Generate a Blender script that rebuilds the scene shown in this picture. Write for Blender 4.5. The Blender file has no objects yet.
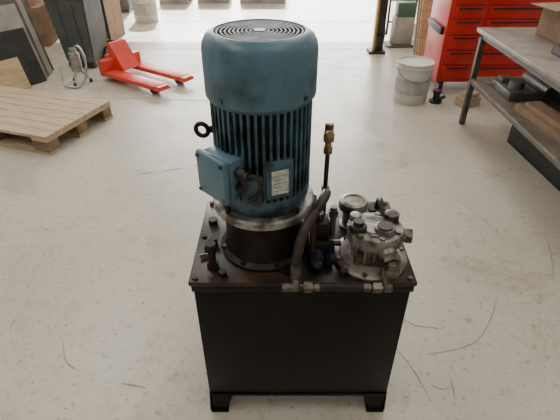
import bpy, bmesh, math, random
from mathutils import Vector, Matrix
random.seed(7)
D=bpy.data
SC=bpy.context.scene.collection

# ---------------- materials ----------------
def mat(name,c1,c2=None,rough=.5,metal=0,scale=8,lo=.4,hi=.65,bump=0,detail=6,stretch=(1,1,1),coat=0,spec=.5):
    m=D.materials.new(name); m.use_nodes=True
    nt=m.node_tree; N=nt.nodes; L=nt.links
    b=N['Principled BSDF']; b.inputs['Roughness'].default_value=rough; b.inputs['Metallic'].default_value=metal
    b.inputs['Specular IOR Level'].default_value=spec
    if coat: b.inputs['Coat Weight'].default_value=coat
    if c2 is None: c2=tuple(x*.8 for x in c1)
    tc=N.new('ShaderNodeTexCoord'); mp=N.new('ShaderNodeMapping'); mp.inputs['Scale'].default_value=stretch
    n=N.new('ShaderNodeTexNoise'); n.inputs['Scale'].default_value=scale; n.inputs['Detail'].default_value=detail
    r=N.new('ShaderNodeValToRGB'); e=r.color_ramp.elements
    e[0].position=lo; e[1].position=hi; e[0].color=(*c1,1); e[1].color=(*c2,1)
    L.new(tc.outputs['Object'],mp.inputs[0]); L.new(mp.outputs[0],n.inputs['Vector']); L.new(n.outputs[0],r.inputs[0]); L.new(r.outputs[0],b.inputs['Base Color'])
    if bump:
        bp=N.new('ShaderNodeBump'); bp.inputs['Strength'].default_value=bump; bp.inputs['Distance'].default_value=.004
        L.new(n.outputs[0],bp.inputs['Height']); L.new(bp.outputs[0],b.inputs['Normal'])
    return m
M={}
M['blue']=mat('blue_paint',(.080,.162,.218),(.030,.060,.078),.40,0,11,.50,.74,.2,detail=10)
M['blue_dirty']=mat('blue_paint_grimy',(.050,.108,.148),(.009,.017,.022),.45,0,16,.42,.62,.3,detail=9)
M['core']=mat('oily_black',(.006,.006,.007),(.024,.016,.010),.5,0,20,spec=.25)
M['tank']=mat('tank_black_paint',(.003,.003,.0045),(.016,.010,.007),.38,0,5,.45,.75,.25,stretch=(1,1,.25),spec=.2,detail=10)
M['lid']=mat('oily_lid',(.007,.006,.005),(.060,.032,.016),.33,0,9,.42,.70,.4,spec=.32,detail=10)
M['steel']=mat('dirty_steel',(.17,.145,.12),(.045,.032,.022),.42,.7,30,.4,.65,.3)
M['alu']=mat('cast_aluminium',(.27,.25,.22),(.05,.038,.029),.42,.6,20,.42,.61,.5)
M['plate']=mat('grey_plate',(.28,.25,.20),(.07,.052,.037),.45,.3,14,.42,.64,.25)
M['flange']=mat('flange_metal',(.34,.33,.30),(.07,.056,.046),.45,.3,18,.47,.62,.25)
M['chrome']=mat('brushed_metal',(.45,.45,.43),(.3,.3,.3),.35,.8,20)
M['guard']=mat('guard_metal',(.33,.35,.36),(.2,.22,.24),.45,.3,20)
M['brass']=mat('brass',(.38,.27,.14),(.16,.10,.05),.4,.8,30)
M['rubber']=mat('black_rubber',(.012,.011,.010),(.035,.025,.018),.5,0,25,spec=.3)
M['hose']=mat('hose_rubber',(.018,.015,.013),(.060,.042,.030),.45,0,25,spec=.35)
M['bluesol']=mat('solenoid_blue',(.014,.020,.04),(.01,.011,.016),.45,0,25)
M['label']=mat('label_metal',(.62,.64,.62),(.4,.42,.4),.4,.2,60)
M['wood']=mat('pallet_wood',(.52,.40,.27),(.32,.23,.15),.8,0,6,.35,.7,.2,stretch=(1,14,6))
M['woodend']=mat('wood_block',(.24,.17,.11),(.15,.10,.065),.85,0,12)
M['ply']=mat('plywood',(.52,.39,.24),(.40,.29,.17),.7,0,4,stretch=(1,1,8))
M['card']=mat('cardboard',(.27,.17,.10),(.20,.13,.08),.85,0,10)
M['red']=mat('red_paint',(.52,.016,.012),(.36,.014,.01),.35,0,8,.5,.8)
M['orange']=mat('red_orange_paint',(.72,.06,.035),(.52,.05,.03),.4,0,8)
M['orangebox']=mat('orange_plastic',(.45,.16,.03),(.3,.11,.03),.5,0,8)
M['bluebox']=mat('blue_plastic',(.04,.10,.20),(.03,.07,.14),.5,0,8)
M['bin']=mat('bin_grey_plastic',(.085,.095,.092),(.12,.13,.125),.5,0,5)
M['black']=mat('black_plastic',(.012,.012,.013),(.025,.025,.025),.5,0,9)
M['white']=mat('white_plastic',(.56,.54,.50),(.40,.38,.34),.45,0,6,.5,.8)
M['bucketband']=mat('bucket_band',(.42,.41,.38),(.31,.30,.28),.5,0,9)
M['whitebox']=mat('white_wrap',(.7,.69,.70),(.5,.48,.52),.5,0,4)
M['yellow']=mat('yellow_paint',(.50,.32,.06),(.36,.23,.04),.5,0,8)
M['greymetal']=mat('grey_metal',(.10,.10,.10),(.17,.16,.15),.5,.4,8)
M['sheet']=mat('grey_sheet',(.36,.34,.30),(.24,.22,.20),.6,0,5)
M['brownsheet']=mat('brown_sheet',(.12,.095,.075),(.07,.055,.045),.6,0,5)
M['bench']=mat('bench_grey',(.07,.065,.06),(.12,.11,.10),.5,.2,7)
M['benchtop']=mat('bench_top',(.21,.175,.14),(.12,.095,.075),.5,0,7)
M['green']=mat('green_paint',(.06,.13,.09),(.03,.08,.06),.5)
M['wall']=mat('wall_paint',(.50,.49,.46),(.44,.43,.40),.8,0,2)
M['ceil']=mat('ceiling_panel',(.5,.49,.46),(.45,.44,.41),.8,0,2)
M['mark']=mat('scratch_dark',(.13,.12,.11),(.27,.25,.22),.6,0,30)
M['joint']=mat('joint_grey',(.22,.205,.185),(.33,.31,.28),.6,0,9)
M['fillhousing']=mat('fill_housing_white',(.7,.7,.7),(.65,.65,.65),.5)  # for the housings of the added fill lights
M['ext']=mat('yard_concrete',(.6,.59,.56),(.5,.49,.47),.9,0,2)

def floor_mat():
    m=D.materials.new('painted_concrete'); m.use_nodes=True
    nt=m.node_tree;N=nt.nodes;L=nt.links;b=N['Principled BSDF']
    tc=N.new('ShaderNodeTexCoord')
    def noise(s,d=8,r=.6,dist=0):
        n=N.new('ShaderNodeTexNoise');n.inputs['Scale'].default_value=s;n.inputs['Detail'].default_value=d;n.inputs['Roughness'].default_value=r;n.inputs['Distortion'].default_value=dist
        L.new(tc.outputs['Object'],n.inputs['Vector']);return n
    def ramp(src,p0,c0,p1,c1):
        r=N.new('ShaderNodeValToRGB');e=r.color_ramp.elements;e[0].position=p0;e[1].position=p1;e[0].color=(*c0,1);e[1].color=(*c1,1);L.new(src,r.inputs[0]);return r.outputs[0]
    def mul(a,b2,f=1):
        x=N.new('ShaderNodeMixRGB');x.blend_type='MULTIPLY';x.inputs[0].default_value=f;L.new(a,x.inputs[1]);L.new(b2,x.inputs[2]);return x.outputs[0]
    base=ramp(noise(.9).outputs[0],.32,(.425,.385,.315),.68,(.515,.475,.400))
    sp=ramp(noise(38,6,.7).outputs[0],.34,(.40,.36,.31),.44,(1,1,1))
    st=ramp(noise(2.2,10,.72,.6).outputs[0],.32,(.55,.50,.43),.46,(1,1,1))
    st2=ramp(noise(9,9,.7,.3).outputs[0],.33,(.66,.62,.56),.45,(1,1,1))
    c=mul(base,sp,.6);c=mul(c,st,.5);c=mul(c,st2,.5)
    L.new(c,b.inputs['Base Color'])
    rr=ramp(noise(4,6).outputs[0],.3,(.27,.27,.27),.7,(.42,.42,.42));L.new(rr,b.inputs['Roughness'])
    bp=N.new('ShaderNodeBump');bp.inputs['Strength'].default_value=.06;bp.inputs['Distance'].default_value=.003
    L.new(noise(40,4).outputs[0],bp.inputs['Height']);L.new(bp.outputs[0],b.inputs['Normal'])
    return m
M['floor']=floor_mat()

# ---------------- bmesh part makers ----------------
def bm_box(x0,x1,y0,y1,z0,z1,bev=0,bm=None,segs=2,mtx=None):
    t=bmesh.new(); bmesh.ops.create_cube(t,size=1)
    for v in t.verts: v.co=Vector((x0+(v.co.x+.5)*(x1-x0),y0+(v.co.y+.5)*(y1-y0),z0+(v.co.z+.5)*(z1-z0)))
    if bev: bmesh.ops.bevel(t,geom=t.edges[:],offset=bev,segments=segs,affect='EDGES',profile=.5)
    if mtx: t.transform(mtx)
    return merge(bm,t)
def merge(bm,t):
    if bm is None: return t
    me=D.meshes.new('tmp'); t.to_mesh(me); bm.from_mesh(me); D.meshes.remove(me); t.free(); return bm
def bm_cyl(p0,p1,r0,r1=None,n=24,bm=None,bev=0):
    p0=Vector(p0);p1=Vector(p1);r1=r0 if r1 is None else r1
    t=bmesh.new(); d=p1-p0
    bmesh.ops.create_cone(t,cap_ends=True,segments=n,radius1=r0,radius2=r1,depth=d.length)
    if bev:
        es=[e for e in t.edges if len(e.link_faces)==2 and any(len(f.verts)>4 for f in e.link_faces)]
        bmesh.ops.bevel(t,geom=es,offset=bev,segments=2,affect='EDGES',profile=.5)
    q=d.to_track_quat('Z','Y')
    t.transform(Matrix.Translation((p0+p1)/2)@q.to_matrix().to_4x4())
    return merge(bm,t)
def bm_lathe(prof,c=(0,0),n=48,bm=None):
    t=bmesh.new(); rings=[]
    for r,z in prof:
        if r<1e-5: rings.append([t.verts.new((c[0],c[1],z))])
        else: rings.append([t.verts.new((c[0]+r*math.cos(2*math.pi*i/n),c[1]+r*math.sin(2*math.pi*i/n),z)) for i in range(n)])
    for a,b in zip(rings,rings[1:]):
        for i in range(n):
            j=(i+1)%n
            if len(a)==1 and len(b)==1: continue
            if len(a)==1: t.faces.new((a[0],b[i],b[j]))
            elif len(b)==1: t.faces.new((a[i],a[j],b[0]))
            else: t.faces.new((a[i],a[j],b[j],b[i]))
    bmesh.ops.recalc_face_normals(t,faces=t.faces[:])
    return merge(bm,t)
def spline(pts,sub=8):
    P=[Vector(p) for p in pts]; P=[P[0]*2-P[1]]+P+[P[-1]*2-P[-2]]; out=[]
    for i in range(1,len(P)-2):
        a,b,c,d=P[i-1:i+3]
        for k in range(sub):
            t=k/sub
            out.append(.5*((2*b)+(c-a)*t+(2*a-5*b+4*c-d)*t*t+(3*b-a-3*c+d)*t**3))
    out.append(P[-2]); return out
def bm_tube(pts,r,n=12,sub=8,bm=None,smooth=True):
    pts=spline(pts,sub) if smooth else [Vector(p) for p in pts]
    t=bmesh.new(); rings=[]
    up=Vector((.12,.31,.94)).normalized()
    for i,p in enumerate(pts):
        tg=(pts[min(i+1,len(pts)-1)]-pts[max(i-1,0)]).normalized()
        if i==0: nrm=(up-tg*up.dot(tg)).normalized()
        else: nrm=(nrm-tg*nrm.dot(tg)).normalized()
        bn=tg.cross(nrm)
        rings.append([t.verts.new(p+r*(nrm*math.cos(2*math.pi*k/n)+bn*math.sin(2*math.pi*k/n))) for k in range(n)])
    for a,b in zip(rings,rings[1:]):
        for k in range(n): t.faces.new((a[k],a[(k+1)%n],b[(k+1)%n],b[k]))
    t.faces.new(rings[0][::-1]);t.faces.new(rings[-1])
    bmesh.ops.recalc_face_normals(t,faces=t.faces[:])
    return merge(bm,t)
def bm_torus(c,R,r,axis='Z',bm=None,n=28,m=10):
    t=bmesh.new();rings=[]
    for i in range(n):
        a=2*math.pi*i/n
        rings.append([t.verts.new(((R+r*math.cos(2*math.pi*k/m))*math.cos(a),(R+r*math.cos(2*math.pi*k/m))*math.sin(a),r*math.sin(2*math.pi*k/m))) for k in range(m)])
    for i in range(n):
        a=rings[i];b=rings[(i+1)%n]
        for k in range(m): t.faces.new((a[k],b[k],b[(k+1)%m],a[(k+1)%m]))
    q=Vector(axis if not isinstance(axis,str) else {'X':(1,0,0),'Y':(0,1,0),'Z':(0,0,1)}[axis]).to_track_quat('Z','Y')
    t.transform(Matrix.Translation(c)@q.to_matrix().to_4x4())
    return merge(bm,t)
def frustum(x0,x1,y0,y1,z0,X0,X1,Y0,Y1,z1,bm=None,bev=0):
    t=bmesh.new(); lo=[t.verts.new(p) for p in ((x0,y0,z0),(x1,y0,z0),(x1,y1,z0),(x0,y1,z0))]; hi=[t.verts.new(p) for p in ((X0,Y0,z1),(X1,Y0,z1),(X1,Y1,z1),(X0,Y1,z1))]
    t.faces.new(lo[::-1]);t.faces.new(hi)
    for i in range(4): t.faces.new((lo[i],lo[(i+1)%4],hi[(i+1)%4],hi[i]))
    if bev: bmesh.ops.bevel(t,geom=t.edges[:],offset=bev,segments=2,affect='EDGES')
    return merge(bm,t)

class G:
    def __init__(s,name,loc=(0,0,0),rz=0,off=(0,0,0)):
        s.e=D.objects.new(name,None); SC.objects.link(s.e); s.e.location=loc; s.e.rotation_euler=(0,0,rz); s.e.empty_display_size=.1
        s.off=off
    def add(s,part,bm,m,smooth=True,ang=40):
        me=D.meshes.new(part); bm.to_mesh(me); bm.free(); me.materials.append(M[m])
        o=D.objects.new(part,me); SC.objects.link(o); o.parent=s.e; o.location=s.off
        if smooth: me.shade_smooth(); me.set_sharp_from_angle(angle=math.radians(ang))
        return o
def single(name,bm,m,loc=(0,0,0),rz=0,smooth=False):
    me=D.meshes.new(name); bm.to_mesh(me); bm.free(); me.materials.append(M[m])
    o=D.objects.new(name,me); SC.objects.link(o); o.location=loc; o.rotation_euler=(0,0,rz)
    if smooth: me.shade_smooth(); me.set_sharp_from_angle(angle=math.radians(40))
    return o

# ---------------- room ----------------
single('floor',bm_box(-5,3.6,-4,11.2,-.1,0),'floor')
single('ground_outside',bm_box(-14,14,11.2,30,-.12,-.01),'ext')
single('wall_left',bm_box(-5.2,-5,-4,11.2,0,5),'wall')
single('wall_right',bm_box(3.6,3.8,-4,11.2,0,5),'wall')
single('wall_near',bm_box(-5.2,3.8,-4.2,-4,0,5),'wall')
b=bm_box(-5.2,-3.6,11,11.2,0,5); b=bm_box(2.6,3.8,11,11.2,0,5,bm=b); b=bm_box(-3.6,2.6,11,11.2,4.3,5,bm=b)
single('wall_far',b,'wall')
single('ceiling',bm_box(-5.2,3.8,-4.2,11.2,5,5.15),'ceil')
b=bm_box(-3.68,-3.58,10.9,11,0,4.38); b=bm_box(2.58,2.68,10.9,11,0,4.38,bm=b); b=bm_box(-3.58,2.58,10.9,11,4.28,4.38,bm=b)
single('trim_door',b,'greymetal')

def ribbon(bm,pts,w,z=.0009):
    pts=spline([(x,y,z) for x,y in pts],6); prev=None
    for i,p in enumerate(pts):
        tg=(pts[min(i+1,len(pts)-1)]-pts[max(i-1,0)]).normalized(); s=Vector((-tg.y,tg.x,0))*w*.5*(.25+.75*math.sin(math.pi*(i+.5)/len(pts)))
        a=bm.verts.new(p+s);c=bm.verts.new(p-s)
        if prev: bm.faces.new((prev[0],prev[1],c,a))
        prev=(a,c)
b=bmesh.new()
for pts,w in [([(.58,1.13),(.70,1.15),(.82,1.2),(.93,1.33),(1.0,1.45)],.0036),([(1.46,1.95),(1.40,1.75),(1.30,1.52)],.0035),
  ([(.47,1.17),(.52,1.05),(.55,.93)],.0035),([(.655,1.03),(.64,.93)],.0045),([(-.95,2.55),(-.84,2.58)],.012),([(-.78,2.60),(-.66,2.64)],.012),([(-.6,2.67),(-.46,2.74)],.012),
  ([(.9,2.4),(1.1,2.2),(1.2,1.9)],.003),([(-.9,1.2),(-.85,1.1),(-.78,1.05)],.004),
  ([(.5,1.35),(.58,1.28),(.7,1.26)],.0035),([(-.6,1.0),(-.5,.98)],.005)]:
    ribbon(b,pts,w)
for i in range(26):
    x=random.uniform(-1.6,1.6);y=random.uniform(.8,4.5)
    if -.35<x<.5 and .8<y<1.45: continue
    a=random.uniform(0,6.28);l=random.uniform(.02,.09);c=random.uniform(-.4,.4)
    ribbon(b,[(x,y),(x+l*.5*math.cos(a),y+l*.5*math.sin(a)),(x+l*math.cos(a+c),y+l*math.sin(a+c))],random.uniform(.0018,.0035))
for i in range(200):
    x=random.uniform(-1.8,1.8);y=random.uniform(.75,4.2)
    if -.35<x<.5 and .8<y<1.45: continue
    r=random.uniform(.0015,.0055);vs=[b.verts.new((x+r*random.uniform(.5,1.2)*math.cos(k*1.05),y+r*random.uniform(.5,1.2)*math.sin(k*1.05),.0009)) for k in range(6)]
    b.faces.new(vs)
single('floor_scratches',b,'mark')
b=bmesh.new(); ribbon(b,[(-3.5,4.0),(-1.4,3.93),(-.8,3.88),(.2,3.8)],.014,.0006); ribbon(b,[(-5,7.1),(0,7.05),(3.5,7.0)],.05,.0006)
ribbon(b,[(-3,5.6),(0,5.55),(3,5.5)],.012,.0006)
single('floor_joint',b,'joint')

# ---------------- hydraulic power unit ----------------
U=G('hydraulic_power_unit',(.061,1.08,0),off=(-.061,-1.1,0))
U.add('tank_body',bm_box(-.243,.368,.912,1.288,.094,.628,.004),'tank')
U.add('tank_lid',bm_box(-.252,.377,.90,1.30,.626,.641,.003),'lid')
U.add('tank_rim',bm_box(-.247,.373,.905,.914,.60,.627,.002),'tank')
b=bmesh.new()
for sx,x in ((1,-.243),(-1,.368)):
    for sy,y in ((1,.912),(-1,1.288)):
        for kind in (0,1):
            if kind==0: poly=[(x,y,.11),(x+sx*.085,y,.11),(x+sx*.05,y,.0),(x-sx*.006,y,.0)]; th=Vector((0,sy*.006,0))
            else: poly=[(x,y,.11),(x,y+sy*.085,.11),(x,y+sy*.05,.0),(x,y,.0)]; th=Vector((sx*.006,0,0))
            A=[b.verts.new(p) for p in poly];B=[b.verts.new(Vector(p)+th) for p in poly]
            b.faces.new(A);b.faces.new(B[::-1])
            for i in range(4): b.faces.new((A[i],B[i],B[(i+1)%4],A[(i+1)%4]))
        bm_box(min(x,x+sx*.06),max(x,x+sx*.06),min(y-sy*.008,y+sy*.06),max(y-sy*.008,y+sy*.06),0,.006,bm=b)
bmesh.ops.recalc_face_normals(b,faces=b.faces[:])
U.add('feet',b,'tank',smooth=False)
b=bm_cyl((.04,.912,.11),(.04,.912,.60),.0025,n=8)
bm_cyl((-.24,.911,.097),(.365,.911,.097),.004,n=8,bm=b)
U.add('weld_seams',b,'tank')
b=bmesh.new()
for x in (-.235,.36):
    for y in (.915,1.10,1.285): bm_cyl((x,y,.641),(x,y,.647),.008,n=6,bm=b)
U.add('lid_bolts',b,'lid')

mx,my=-.046,1.07
U.add('bell_housing',bm_lathe([(0,.641),(.130,.641),(.132,.652),(.118,.662),(.112,.70),(.112,.77),(.128,.79),(.128,.80),(0,.80)],(mx,my)),'core')
b=bmesh.new()
for i in range(8):
    a=i*math.pi/4+.3
    bm_cyl((mx+.122*math.cos(a),my+.122*math.sin(a),.65),(mx+.122*math.cos(a),my+.122*math.sin(a),.664),.009,n=6,bm=b)
for i in range(4):
    a=i*math.pi/2+.78
    bm_cyl((mx+.129*math.cos(a),my+.129*math.sin(a),.784),(mx+.129*math.cos(a),my+.129*math.sin(a),.834),.0075,n=6,bm=b)
U.add('bell_bolts',b,'lid')
U.add('motor_flange',bm_lathe([(0,.794),(.138,.794),(.141,.797),(.141,.816),(.137,.820),(0,.820)],(mx,my),n=64),'flange')
U.add('end_shield',bm_lathe([(.10,.82),(.118,.822),(.120,.835),(.124,.842),(.124,.862),(.11,.866),(0,.866)],(mx,my)),'blue_dirty')
U.add('motor_core',bm_lathe([(0,.855),(.107,.855),(.107,1.13),(0,1.13)],(mx,my)),'core')
b=bmesh.new(); nf=46
for i in range(nf):
    a=2*math.pi*i/nf
    bm_box(.100,.126,-.0031,.0031,.862,1.122,bm=b,mtx=Matrix.Translation((mx,my,0))@Matrix.Rotation(a,4,'Z'))
U.add('cooling_fins',b,'blue_dirty',smooth=False)
b=bmesh.new()
bm_lathe([(.104,1.108),(.1262,1.108),(.1262,1.122),(.104,1.122)],(mx,my),bm=b)
bm_lathe([(.104,.856),(.1265,.856),(.1265,.874),(.104,.874)],(mx,my),bm=b)
U.add('fin_rings',b,'blue_dirty')
U.add('fan_cowl',bm_lathe([(.126,1.120),(.1335,1.118),(.1345,1.124),(.1345,1.222),(.132,1.238),(.125,1.251),(.114,1.259),(.107,1.261),(.104,1.261),(.102,1.256),(.10,1.254)],(mx,my),n=64),'blue')
b=bmesh.new()
for r in [.012+.0095*i for i in range(10)]: bm_torus((mx,my,1.2575),r,.0018,bm=b,n=40,m=6)
for i in range(8):
    a=i*math.pi/4; bm_cyl((mx+.01*math.cos(a),my+.01*math.sin(a),1.2555),(mx+.104*math.cos(a),my+.104*math.sin(a),1.2555),.0018,n=6,bm=b)
bm_cyl((mx,my,1.252),(mx,my,1.26),.014,bm=b)
U.add('fan_guard',b,'guard')
b=bm_lathe([(0,1.19),(.03,1.19),(.03,1.22),(0,1.22)],(mx,my))
for i in range(8): bm_box(.02,.11,-.003,.003,1.18,1.235,bm=b,mtx=Matrix.Translation((mx,my,0))@Matrix.Rotation(i*math.pi/4,4,'Z'))
U.add('fan_blades',b,'black')
b=bmesh.new()
for i in range(4):
    a=i*math.pi/2+math.pi*.28
    bm_cyl((mx+.131*math.cos(a),my+.131*math.sin(a),1.132),(mx+.1385*math.cos(a),my+.1385*math.sin(a),1.132),.006,n=8,bm=b)
U.add('cowl_screws',b,'blue_dirty')
az=math.radians(225)
T=Matrix.Translation((mx,my,0))@Matrix.Rotation(az,4,'Z')
U.add('terminal_box',bm_box(.095,.155,-.052,.052,.890,.998,.006,mtx=T),'blue')
U.add('terminal_cover',bm_box(.156,.174,-.055,.055,.886,1.003,.006,segs=3,mtx=T),'blue')
b=bmesh.new()
for yy in (-.045,.045):
    for zz in (.897,.992): bm_cyl(T@Vector((.172,yy,zz)),T@Vector((.178,yy,zz)),.005,n=10,bm=b)
U.add('cover_screws',b,'steel')
az2=math.radians(260); T2=Matrix.Translation((mx,my,0))@Matrix.Rotation(az2,4,'Z')
U.add('gland_block',bm_box(.10,.146,-.024,.026,.872,.950,.006,mtx=T2),'blue_dirty')
b=bm_cyl(T@Vector((.13,.045,.965)),T@Vector((.13,.078,.965)),.014,n=6)
bm_cyl(T@Vector((.13,.078,.965)),T@Vector((.13,.090,.965)),.011,n=12,bm=b)
bm_cyl(T@Vector((.13,.045,.925)),T@Vector((.13,.070,.925)),.012,n=6,bm=b)
U.add('cable_glands',b,'black')
p=T@Vector((.13,.088,.965))
U.add('motor_cable',bm_tube([p,p+Vector((.018,-.004,.004)),p+Vector((.030,-.002,-.02)),p+Vector((.022,.004,-.055)),p+Vector((.0,.004,-.07))],.0055),'rubber')
az3=math.radians(291); T3=Matrix.Translation((mx,my,0))@Matrix.Rotation(az3,4,'Z')
U.add('nameplate_pad',bm_box(.10,.129,-.036,.036,.885,.990,.003,mtx=T3),'blue_dirty')
U.add('nameplate',bm_box(.129,.1305,-.022,.022,.898,.965,mtx=T3),'label')
b=bmesh.new()
for k in range(5): bm_box(.1305,.1309,-.018,.018-(.014 if k%2 else 0),.908+k*.0105,.9092+k*.0105,bm=b,mtx=T3)
U.add('nameplate_text',b,'greymetal')
b=bm_torus((mx-.150,my-.02,1.025),.0165,.006,(0.25,1,.0)); bm_cyl((mx-.12,my-.015,1.025),(mx-.136,my-.018,1.025),.009,n=12,bm=b)
U.add('lifting_eye',b,'core')

U.add('riser_pipe',bm_cyl((.125,1.06,.66),(.125,1.06,.965),.0065),'lid')
b=bm_cyl((.125,1.06,.955),(.125,1.06,.975),.013,n=6); bm_cyl((.125,1.06,.975),(.125,1.06,.99),.009,bm=b)
bm_cyl((.125,1.06,.99),(.125,1.06,1.012),.0155,n=6,bm=b); bm_cyl((.125,1.06,1.012),(.125,1.06,1.038),.0115,bm=b,bev=.002)
bm_cyl((.125,1.06,1.02),(.125,1.03,1.02),.009,bm=b)
bm_cyl((.125,1.06,.835),(.125,1.06,.855),.012,n=6,bm=b)
U.add('brass_fitting',b,'brass')
U.add('pressure_hose',bm_tube([(.127,1.045,.84),(.122,1.02,.848),(.104,.985,.838),(.072,.945,.81),(.052,.918,.765),(.044,.905,.71),(.043,.903,.665)],.0135,n=16),'hose')
U.add('return_hose',bm_tube([(.095,1.07,.81),(.095,1.02,.80),(.092,.995,.77),(.092,.985,.72),(.094,.98,.66)],.009,n=14),'rubber')
b=bm_cyl((.043,.903,.685),(.043,.903,.645),.0155,n=6); bm_cyl((.043,.903,.71),(.043,.903,.67),.0148,n=20,bm=b)
U.add('hose_ferrule',b,'steel')
yz=(.884,.640)
def X(x): return (x,yz[0],yz[1])
b=bm_cyl(X(.035),X(.285),.0075)
bm_cyl((.043,.903,.66),(.043,.884,.640),.011,bm=b)
U.add('front_pipe',b,'steel')
b=bm_cyl(X(.006),X(.024),.014,n=6); bm_cyl(X(.024),X(.05),.0115,bm=b); bm_cyl(X(.064),X(.088),.0155,n=6,bm=b); bm_cyl(X(.094),X(.106),.012,n=6,bm=b)
bm_cyl(X(.225),X(.243),.013,n=6,bm=b); bm_cyl(X(.25),X(.274),.0165,n=6,bm=b); bm_cyl(X(.280),X(.302),.014,bm=b,bev=.003)
bm_cyl(X(.288),(.288,.905,.665),.012,bm=b); bm_cyl((.288,.90,.66),(.288,.925,.69),.0155,n=6,bm=b)
U.add('pipe_nuts',b,'steel')
U.add('front_pipe_black',bm_cyl(X(.106),X(.224),.0105),'rubber')
b=bm_box(.080,.155,.985,1.07,.641,.71,.003); bm_box(.09,.138,1.0,1.055,.71,.765,.003,bm=b)
U.add('manifold_block',b,'core')
b=bm_cyl((.105,.985,.672),(.105,.945,.672),.019); bm_cyl((.142,.985,.665),(.142,.955,.665),.014,n=6,bm=b)
U.add('solenoid_coil',b,'bluesol')
b=bm_cyl((.105,.945,.672),(.105,.932,.672),.011,n=6)
for x,y in ((.087,.99),(.148,.99),(.148,1.06)): bm_cyl((x,y,.71),(x,y,.718),.006,n=6,bm=b)
bm_cyl((.112,1.03,.765),(.112,1.03,.785),.013,n=6,bm=b); bm_cyl((.15,1.03,.675),(.178,1.03,.675),.010,n=6,bm=b)
bm_cyl((.150,1.035,.69),(.150,1.035,.80),.009,bm=b); bm_cyl((.150,1.035,.77),(.150,1.035,.79),.014,n=6,bm=b)
U.add('manifold_bolts',b,'steel')
px,py=.262,1.003
U.add('inspection_cover',bm_lathe([(0,.641),(.104,.641),(.106,.644),(.106,.652),(.102,.655),(.090,.656),(.088,.661),(0,.661)],(px,py+.002),n=56),'plate')
b=bmesh.new()
for i in range(6):
    a=i*math.pi/3+.2; bm_cyl((px+.096*math.cos(a),py+.096*math.sin(a),.652),(px+.096*math.cos(a),py+.096*math.sin(a),.662),.007,n=6,bm=b)
U.add('cover_bolts',b,'steel')
S=Matrix.Translation((px,py,.655))@Matrix.Diagonal((1.18,1.12,1.12,1))@Matrix.Translation((-px,-py,-.655))
b=bm_lathe([(0,.655),(.052,.655),(.054,.66),(.05,.70),(.062,.706),(.066,.712),(.066,.738),(.062,.744),(.04,.746),(.038,.752),(.02,.753),(0,.753)],(px+.005,py),n=40)
bm_box(px-.058,px+.05,py-.05,py+.045,.706,.741,.010,bm=b,segs=3)
bm_cyl((px+.045,py+.03,.70),(px+.045,py+.03,.765),.018,bm=b,bev=.003)
bm_cyl((px-.04,py+.035,.70),(px-.04,py+.035,.758),.014,bm=b,bev=.003)
bm_cyl((px+.02,py-.02,.735),(px+.02,py-.02,.760),.025,bm=b,bev=.003)
bm_cyl((px+.05,py,.72),(px+.078,py-.004,.72),.018,bm=b,bev=.003)
bm_cyl((px+.02,py-.03,.715),(px+.028,py-.072,.705),.021,bm=b,bev=.003)
for i in range(5): bm_box(px-.05+i*.022,px-.045+i*.022,py-.058,py-.04,.67,.735,.001,bm=b)
for a in range(7):
    an=a*2*math.pi/7+.4; bm_cyl((px+.058*math.cos(an),py+.052*math.sin(an),.735),(px+.058*math.cos(an),py+.052*math.sin(an),.750),.0075,n=6,bm=b)
bm_box(px-.015,px+.005,py-.045,py+.04,.741,.750,.003,bm=b)
b.transform(S)
U.add('pump_casting',b,'alu')
b=bm_cyl((px-.04,py-.012,.741),(px-.04,py-.012,.760),.020,bev=.004); bm_cyl((px-.04,py-.012,.76),(px-.04,py-.012,.772),.013,n=8,bm=b)
bm_cyl((px+.02,py-.02,.759),(px+.02,py-.02,.764),.018,n=20,bm=b)
b.transform(S)
U.add('breather_plug',b,'black')
b=bm_cyl((px+.028,py-.07,.706),(px+.03,py-.088,.70),.022,n=6); bm_cyl((px+.03,py-.086,.70),(px+.03,py-.096,.694),.015,bm=b); bm_cyl((px+.03,py-.090,.70),(px+.03,py-.100,.672),.013,bm=b); bm_cyl((px+.03,py-.096,.690),(px+.03,py-.102,.672),.017,n=6,bm=b)
bm_cyl((px+.076,py-.004,.72),(px+.090,py-.006,.72),.02,n=6,bm=b)
b.transform(S)
U.add('outlet_elbow',b,'steel')
b=bm_lathe([(0,.641),(.038,.641),(.038,.648),(.030,.65),(.030,.705),(.040,.707),(.045,.711),(.045,.729),(.042,.735),(.031,.738),(.029,.735),(0,.735)],(.228,1.165),n=36)
U.add('filler_cap',b,'alu')
b=bm_cyl((.30,1.15,.641),(.30,1.15,.70),.022,bev=.003); bm_cyl((.30,1.15,.70),(.30,1.15,.72),.028,n=6,bm=b)
bm_cyl((.335,1.12,.641),(.335,1.12,.69),.01,bm=b)
U.add('return_port',b,'core')
U.add('return_pipe',bm_tube([(.30,1.15,.72),(.30,1.14,.755),(.297,1.11,.77),(.295,1.08,.765),(.295,1.05,.75)],.008),'rubber')
b=bm_cyl((-.19,.96,.641),(-.19,.96,.665),.017,n=6); bm_cyl((-.19,.96,.665),(-.19,.96,.71),.011,bm=b); bm_cyl((-.19,.96,.705),(-.19,.96,.73),.015,n=6,bm=b)
bm_cyl((-.19,.96,.69),(-.215,.945,.69),.009,bm=b); bm_cyl((-.205,.95,.69),(-.22,.942,.69),.013,n=6,bm=b)
U.add('return_valve',b,'lid')
b=bm_cyl((-.20,1.06,.641),(-.20,1.06,.67),.013,n=6); bm_cyl((-.215,1.17,.641),(-.215,1.17,.66),.016,n=6,bm=b); bm_cyl((-.16,.93,.641),(-.16,.93,.655),.012,n=6,bm=b)
bm_cyl((-.21,1.0,.641),(-.21,1.0,.69),.008,bm=b)
U.add('lid_plugs',b,'lid')
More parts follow.
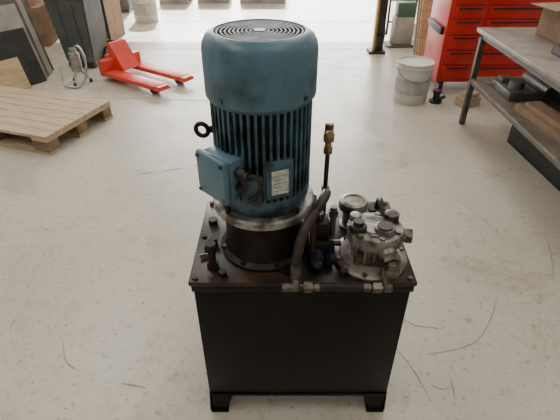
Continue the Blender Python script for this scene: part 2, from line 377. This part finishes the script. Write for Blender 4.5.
b=bm_cyl((.02,.945,.641),(.02,.945,.655),.02,n=6); bm_cyl((.178,.93,.641),(.178,.93,.66),.012,n=6,bm=b)
U.add('lid_sensor',b,'core')

# ---------------- pallets ----------------
def pallet(loc,rz,L=1.2,W=.8):
    g=G('wooden_pallet',loc,rz)
    b=bmesh.new(); n=7
    for i in range(n):
        w=.098; y=i*(W-w)/(n-1); bm_box(0,L,y,y+w,.122,.144,.002,bm=b)
    g.add('deck_boards',b,'wood',smooth=False)
    b=bmesh.new()
    for x in (0,L/2-.07,L-.14): bm_box(x,x+.14,0,W,.10,.122,bm=b)
    for y in (0,W/2-.05,W-.1): bm_box(0,L,y,y+.1,0,.02,bm=b)
    g.add('stringer_boards',b,'wood',smooth=False)
    b=bmesh.new()
    for x in (0.003,L/2-.07,L-.143):
        for y in (.003,W/2-.05,W-.103): bm_box(x,x+.14,y,y+.1,.02,.10,bm=b)
    g.add('blocks',b,'woodend',smooth=False)
    return g
pallet((-1.40,3.50,0),math.radians(161.5),L=1.15,W=.72)

g=G('leaning_panels',(-2.27,4.42,0),math.radians(237))
specs=[('panel_plywood',.25,.8,.30,.018,.0,'ply'),('panel_black',.05,1.0,.52,.02,.05,'black'),('panel_grey',.0,1.0,.72,.02,.11,'sheet'),('panel_dark',-.06,1.1,.80,.02,.17,'brownsheet'),('panel_light',-.14,1.1,.92,.02,.23,'sheet'),('panel_rear',-.2,1.2,1.0,.02,.30,'greymetal')]
for nm,x,l,h,t,off,m in specs:
    b=bm_box(x,x+l,-t,0,.01,h,.002,mtx=Matrix.Translation((0,-off,0))@Matrix.Rotation(math.radians(16),4,'X'))
    mn=min(v.co.z for v in b.verts); b.transform(Matrix.Translation((0,0,-mn)))
    g.add(nm,b,m,smooth=False)
b=bm_box(-.1,1.0,-.66,-.62,0,1.0); bm_box(-.1,-.04,-.66,-.34,0,.03,bm=b); bm_box(.94,1.0,-.66,-.34,0,.03,bm=b)
g.add('support_rack',b,'greymetal',smooth=False)

# ---------------- wheelie bin ----------------
g=G('wheelie_bin',(-2.12,4.97,0),math.radians(-12))
g.add('bin_body',frustum(-.165,.165,-.14,.14,.05,-.225,.225,-.19,.2,.70,bev=.015),'bin')
b=bm_box(-.245,.245,-.21,.22,.69,.725,.008); bm_cyl((-.19,.26,.72),(.19,.26,.72),.014,bm=b); bm_box(-.2,-.17,.2,.27,.705,.73,bm=b); bm_box(.17,.2,.2,.27,.705,.73,bm=b)
for x in (-.08,.08): frustum(x-.012,x+.012,-.155,-.13,.1,x-.012,x+.012,-.205,-.17,.66,bm=b)
g.add('bin_rim',b,'bin')
g.add('bin_lid',frustum(-.24,.24,-.22,.24,.725,-.20,.20,-.17,.2,.76,bev=.008),'black')
b=bm_cyl((-.20,.13,.085),(-.167,.13,.085),.085); bm_cyl((.167,.13,.085),(.20,.13,.085),.085,bm=b); bm_cyl((-.16,.13,.085),(.16,.13,.085),.012,bm=b); bm_box(-.15,.15,-.14,-.08,0,.055,.005,bm=b)
g.add('bin_wheels',b,'black')

g=G('wet_vacuum',(-1.98,4.34,0))
b=bmesh.new()
for a in range(3):
    an=a*2.09+.4; bm_cyl((.10*math.cos(an),.10*math.sin(an),.02),(0,0,.18),.009,bm=b)
bm_cyl((0,0,.12),(0,0,.30),.05,bm=b,bev=.008); bm_cyl((0,0,.30),(0,0,.34),.035,bm=b)
g.add('vacuum_body',b,'chrome')
b=bmesh.new()
for a in range(3):
    an=a*2.09+.4; bm_cyl((.10*math.cos(an)-.01,.10*math.sin(an),.02),(.10*math.cos(an)+.01,.10*math.sin(an),.02),.02,bm=b)
g.add('castors',b,'black')
g.add('suction_hose',bm_tube([(0,0,.33),(.07,-.02,.36),(.12,-.05,.25),(.11,-.10,.10),(.05,-.15,.02),(-.05,-.16,.02),(-.11,-.12,.04),(-.13,-.05,.18)],.011),'chrome')

# ---------------- pallet jack ----------------
g=G('pallet_jack',(-1.64,4.60,0),math.radians(-35))
b=bmesh.new()
for y in (-.24,.08):
    bm_box(0,.76,y,y+.15,.055,.095,.008,bm=b)
    frustum(.76,.82,y,y+.15,.055,.76,.81,y+.02,y+.13,.09,bm=b)
bm_box(-.03,.05,-.24,.23,.05,.20,.01,bm=b)
t=bmesh.new(); pr=[(-.02,.20),(-.02,.34),(.02,.34),(.18,.10),(.05,.10)]
A=[t.verts.new((x,-.10,z)) for x,z in pr];B=[t.verts.new((x,.10,z)) for x,z in pr]
t.faces.new(A);t.faces.new(B[::-1])
for i in range(5): t.faces.new((A[i],B[i],B[(i+1)%5],A[(i+1)%5]))
bmesh.ops.recalc_face_normals(t,faces=t.faces[:]); merge(b,t)
bm_box(-.15,-.03,-.07,.07,.10,.20,.01,bm=b)
g.add('fork_frame',b,'orange')
b=bm_cyl((-.09,-.07,.075),(-.09,-.02,.075),.075); bm_cyl((-.09,.02,.075),(-.09,.07,.075),.075,bm=b)
for y in (-.165,.155): bm_cyl((.68,y-.035,.038),(.68,y+.035,.038),.036,bm=b)
bm_cyl((-.09,0,.2),(-.09,0,.34),.03,bm=b)
bm_tube([(-.09,0,.3),(-.095,0,.7),(-.10,0,1.05)],.014,bm=b)
bm_torus((-.10,0,1.11),.06,.012,(1,0,.2),bm=b)
g.add('wheels_and_handle',b,'black')

# ---------------- buckets ----------------
def bucket(loc,r=.155,h=.33,m='white'):
    g=G('plastic_bucket',loc)
    g.add('bucket_shell',bm_lathe([(0,0),(r*.93,0),(r*.95,.006),(r*.985,h*.86),(r*1.03,h*.865),(r*1.03,h*.90),(r,h*.905),(r*1.01,h*.97),(r*1.03,h),(r*.96,h),(r*.94,h-.012),(0,h-.014)],n=40),m)
    g.add('bucket_label',bm_cyl((0,0,h*.25),(0,0,h*.62),r*.967,r*.985,n=40),'bucketband')
    b=bm_tube([(-r*1.03,0,h*.88),(-r*.8,-r*.75,h*.7),(0,-r*1.12,h*.6),(r*.8,-r*.75,h*.7),(r*1.03,0,h*.88)],.003)
    g.add('bucket_handle',b,'greymetal'); return g
bucket((1.18,3.90,0),.155,.35)
bucket((-2.0,7.1,0),.18,.42)

# ---------------- red tool cabinet ----------------
g=G('tool_cabinet',(1.44,4.05,0))
g.add('cabinet_body',bm_box(0,.95,0,.5,.11,1.02,.008),'red')
b=bmesh.new()
zs=[.14,.27,.40,.53,.66,.77,.87,.96]
for c0,c1 in ((.04,.30),(.33,.91)):
    for z0,z1 in zip(zs,zs[1:]): bm_box(c0,c1,-.014,.0,z0+.006,z1-.006,.003,bm=b)
g.add('drawers',b,'red')
b=bmesh.new()
for c0,c1 in ((.07,.27),(.36,.88)):
    for z0,z1 in zip(zs,zs[1:]): bm_box(c0,c1,-.026,-.014,z1-.030,z1-.016,.003,bm=b)
bm_box(-.01,.96,-.02,.51,1.02,1.045,.006,bm=b)
bm_box(-.03,0,.05,.45,.52,.58,.004,bm=b)
g.add('handles_and_top',b,'black')
b=bmesh.new()
for x in (.06,.89):
    for y in (.06,.44): bm_cyl((x-.02,y,.055),(x+.02,y,.055),.055,bm=b); bm_box(x-.03,x+.03,y-.03,y+.03,.09,.112,bm=b)
g.add('castors',b,'black')

# ---------------- workbench ----------------
g=G('workbench',(1.46,1.4,0))
L=2.0; W=.74
g.add('bench_top',bm_box(-.02,W,-.02,L+.02,.705,.735,.004),'benchtop')
b=bmesh.new()
for x in (0,W-.06):
    for y in (0,L-.05): bm_box(x,x+.04,y,y+.04,0,.70,.003,bm=b)
    bm_box(x+.005,x+.035,0,L,.67,.70,bm=b); bm_box(x+.005,x+.035,0,L,.335,.36,bm=b)
for y in (0,L-.05): bm_box(0,W,y+.01,y+.035,.67,.70,bm=b)
bm_box(W-.02,W-.012,0,L,.36,.66,bm=b)
g.add('bench_frame',b,'bench',smooth=False)
g.add('bench_shelf',bm_box(.0,W-.02,.005,L-.005,.36,.378),'benchtop')
g=G('cardboard_box',(1.80,2.95,.736),.15)
g.add('box_body',bm_box(0,.34,0,.26,0,.2,.003),'card',smooth=False)
b=bm_box(-.1,0,0,.26,.195,.2); bm_box(.0,.34,-.11,0,.195,.2,bm=b); g.add('box_flaps',b,'card',smooth=False)
g=G('steel_tray',(1.68,2.35,.736),.1)
b=bm_box(0,.3,0,.4,0,.006); bm_box(0,.01,0,.4,0,.05,bm=b); bm_box(.29,.3,0,.4,0,.05,bm=b); bm_box(0,.3,0,.01,0,.05,bm=b); bm_box(0,.3,.39,.4,0,.05,bm=b)
g.add('tray',b,'greymetal',smooth=False)
b=bm_cyl((.06,.1,.03),(.2,.3,.03),.02); bm_cyl((.2,.08,.03),(.22,.2,.03),.02,n=6,bm=b); g.add('tray_parts',b,'steel')
g=G('machine_parts',(1.54,2.88,.3785))
b=bm_box(0,.2,0,.3,0,.06,.01); bm_cyl((.08,.1,.06),(.08,.1,.11),.05,bm=b); bm_cyl((.30,.05,.04),(.30,.4,.04),.04,bm=b); bm_box(.02,.12,.2,.28,.06,.09,.006,bm=b)
g.add('castings',b,'greymetal')
g=G('parts_tray',(1.90,2.75,.3785),.1)
b=bm_box(0,.16,0,.24,0,.01); bm_box(0,.01,0,.24,0,.07,bm=b); bm_box(.15,.16,0,.24,0,.07,bm=b); bm_box(0,.16,0,.01,0,.04,bm=b); bm_box(0,.16,.23,.24,0,.07,bm=b)
g.add('tray_shell',b,'bluebox',smooth=False)
b=bm_cyl((.04,.05,.03),(.12,.18,.03),.02); bm_cyl((.12,.06,.03),(.06,.19,.035),.015,bm=b); g.add('parts',b,'orangebox')
g=G('wooden_offcuts',(1.58,2.2,.3785),.1)
b=bm_box(0,.1,0,.55,0,.04); bm_box(.12,.2,.05,.5,0,.03,bm=b); bm_box(.03,.13,.1,.5,.04,.07,bm=b); g.add('offcuts',b,'card',smooth=False)
g=G('storage_crate',(1.75,2.35,0),.05)
b=bm_box(0,.4,0,.7,0,.02); bm_box(0,.015,0,.7,0,.24,bm=b); bm_box(.385,.4,0,.7,0,.24,bm=b); bm_box(0,.4,0,.015,0,.24,bm=b); bm_box(0,.4,.685,.7,0,.24,bm=b)
g.add('crate',b,'black',smooth=False)
b=bm_cyl((.1,.1,.1),(.3,.5,.1),.05); bm_box(.05,.2,.3,.5,.02,.15,bm=b); g.add('scrap_metal',b,'greymetal')
g=G('bottle_jack',(1.40,3.84,0))
b=bm_cyl((0,0,0),(0,0,.02),.055); bm_cyl((0,0,.02),(0,0,.09),.03,bm=b); bm_cyl((0,0,.09),(0,0,.11),.04,bm=b); bm_cyl((.03,0,.03),(.09,.05,.03),.015,bm=b)
g.add('jack_body',b,'black')
g=G('wooden_blocks',(1.60,3.68,0),.4)
b=bm_box(0,.18,0,.12,0,.08,.003); bm_box(.02,.16,.01,.1,.08,.12,.003,bm=b); g.add('blocks',b,'wood',smooth=False)

g=G('stacker_mast',(1.14,5.42,0))
b=bm_box(-.02,.07,-.04,.05,0,1.4,.004); bm_box(-.09,.10,-.08,.12,0,.03,.004,bm=b); bm_box(-.02,.04,-.10,-.04,.1,.2,.004,bm=b); g.add('mast',b,'black')
b=bm_box(-.045,-.02,-.045,.045,.03,1.4,.004); g.add('rail',b,'yellow')
g=G('hand_truck',(1.50,5.85,0))
b=bm_cyl((-.16,0,.1),(-.16,.05,1.2),.014); bm_cyl((.16,0,.1),(.16,.05,1.2),.014,bm=b)
for z in (.25,.5,.75,1.0): bm_cyl((-.16,.01,z),(.16,.01,z),.011,bm=b)
bm_box(-.2,.2,-.24,0,.02,.03,bm=b); g.add('frame',b,'greymetal')
b=bm_cyl((-.23,.04,.11),(-.19,.04,.11),.11); bm_cyl((.19,.04,.11),(.23,.04,.11),.11,bm=b); g.add('wheels',b,'black')
g.add('carried_case',bm_box(-.12,.12,-.2,-.02,.03,.34,.015),'sheet')
g.add('carried_box',bm_box(-.10,.12,-.18,-.03,.34,.50,.01),'green')
g=G('plywood_sheets',(1.52,4.98,0),math.radians(12))
for i in range(3):
    b=bm_box(0,.42,i*.05,i*.05+.018,0,1.15-.1*i,mtx=Matrix.Rotation(math.radians(-8),4,'X')); mn=min(v.co.z for v in b.verts); b.transform(Matrix.Translation((0,0,-mn))); g.add('sheet_%d'%i,b,'ply',smooth=False)

# left storage
g=G('shelving_rack',(-4.6,4.7,0))
b=bmesh.new()
for x in (0,.76):
    for y in (0,1.9): bm_box(x,x+.04,y,y+.04,0,2,bm=b)
for z in (.1,.7,1.3,1.9): bm_box(0,.8,0,1.94,z,z+.03,bm=b)
g.add('rack_frame',b,'bench',smooth=False)
b=bmesh.new()
for z in (.13,.73):
    for k in range(4): bm_box(.06,.7,.08+k*.46,.42+k*.46,z,z+.3,.01,bm=b)
g.add('rack_boxes',b,'card',smooth=False)
for (x,y,rz,sp) in ((-3.55,5.6,.1,((.7,.5,.45),(.6,.45,.4))),(-2.75,5.9,-.1,((.6,.5,.5),(.55,.42,.35)))):
    g=G('stacked_cardboard_boxes',(x,y,0),rz); z=0
    b=bmesh.new();tp=bmesh.new()
    for (w,d,h) in sp:
        bm_box(0,w,0,d,z,z+h,.006,bm=b); bm_box(w*.45,w*.55,-.001,d+.001,z-.0,z+h+.001,bm=tp); z+=h+.001
    g.add('boxes',b,'card',smooth=False); g.add('packing_tape',tp,'ply',smooth=False)
g=G('metal_cabinet',(-3.1,7.6,0),.1)
g.add('cabinet_shell',bm_box(0,.7,0,.5,.05,1.3,.01),'greymetal'); b=bm_box(.02,.34,-.015,0,.08,1.27,.003); bm_box(.36,.68,-.015,0,.08,1.27,.003,bm=b); bm_cyl((.31,-.03,.6),(.31,-.03,.75),.008,bm=b); bm_box(0.02,.68,.02,.48,0,.05,bm=b)
g.add('cabinet_doors',b,'bench')
for i,(x,y,h,w) in enumerate(((-2.1,8.4,.3,.5),(-1.45,8.5,.35,.55),(-.7,8.45,.3,.8))):
    g=G('wrapped_pallet_load',(x,y,0))
    g.add('load',bm_box(0,w,0,.6,.14,.14+h,.02),'whitebox')
    b=bmesh.new()
    for k in (0,.25,.5): bm_box(0,w,k,k+.1,0,.14,bm=b)
    g.add('base',b,'sheet',smooth=False)

# ---------------- lights ----------------
def area(name,loc,sx,sy,p,col=(1,1,1),rot=(0,0,0)):
    l=D.lights.new(name,'AREA'); l.shape='RECTANGLE'; l.size=sx; l.size_y=sy; l.energy=p; l.color=col
    o=D.objects.new(name,l); SC.objects.link(o); o.location=loc; o.rotation_euler=rot; return o
for i,(x,y) in enumerate(((-2.6,.2),(1.6,.2),(-2.6,4.5),(1.6,4.5))):
    area('ceiling_fill',(x,y,4.82),.8,2.6,(82,42,78,54)[i],(1,.96,.89))  # unseen overhead area lights, added as ambient fill
    single('fill_housing',bm_box(x-.45,x+.45,y-1.4,y+1.4,4.84,5.0,.01),'fillhousing')  # invented housing that gives the added fill light a body
area('door_daylight',(-.5,11.3,2.2),6,4,800,(1,.985,.96),(math.radians(-90),0,0))
s=D.lights.new('sun','SUN'); s.energy=16; s.angle=math.radians(1); s.color=(1,.97,.94)
o=D.objects.new('sun',s); SC.objects.link(o); o.rotation_euler=(math.radians(-51),0,math.radians(6))
w=D.worlds.new('world'); bpy.context.scene.world=w; w.use_nodes=True
w.node_tree.nodes['Background'].inputs[0].default_value=(.97,.98,1,1); w.node_tree.nodes['Background'].inputs[1].default_value=2.8

# ---------------- camera ----------------
c=D.cameras.new('camera'); c.sensor_width=36; c.lens=444/560*36
o=D.objects.new('camera',c); SC.objects.link(o); o.location=(0,0,1.5); o.rotation_euler=(math.radians(55),0,0)
c.clip_start=.05
bpy.context.scene.camera=o
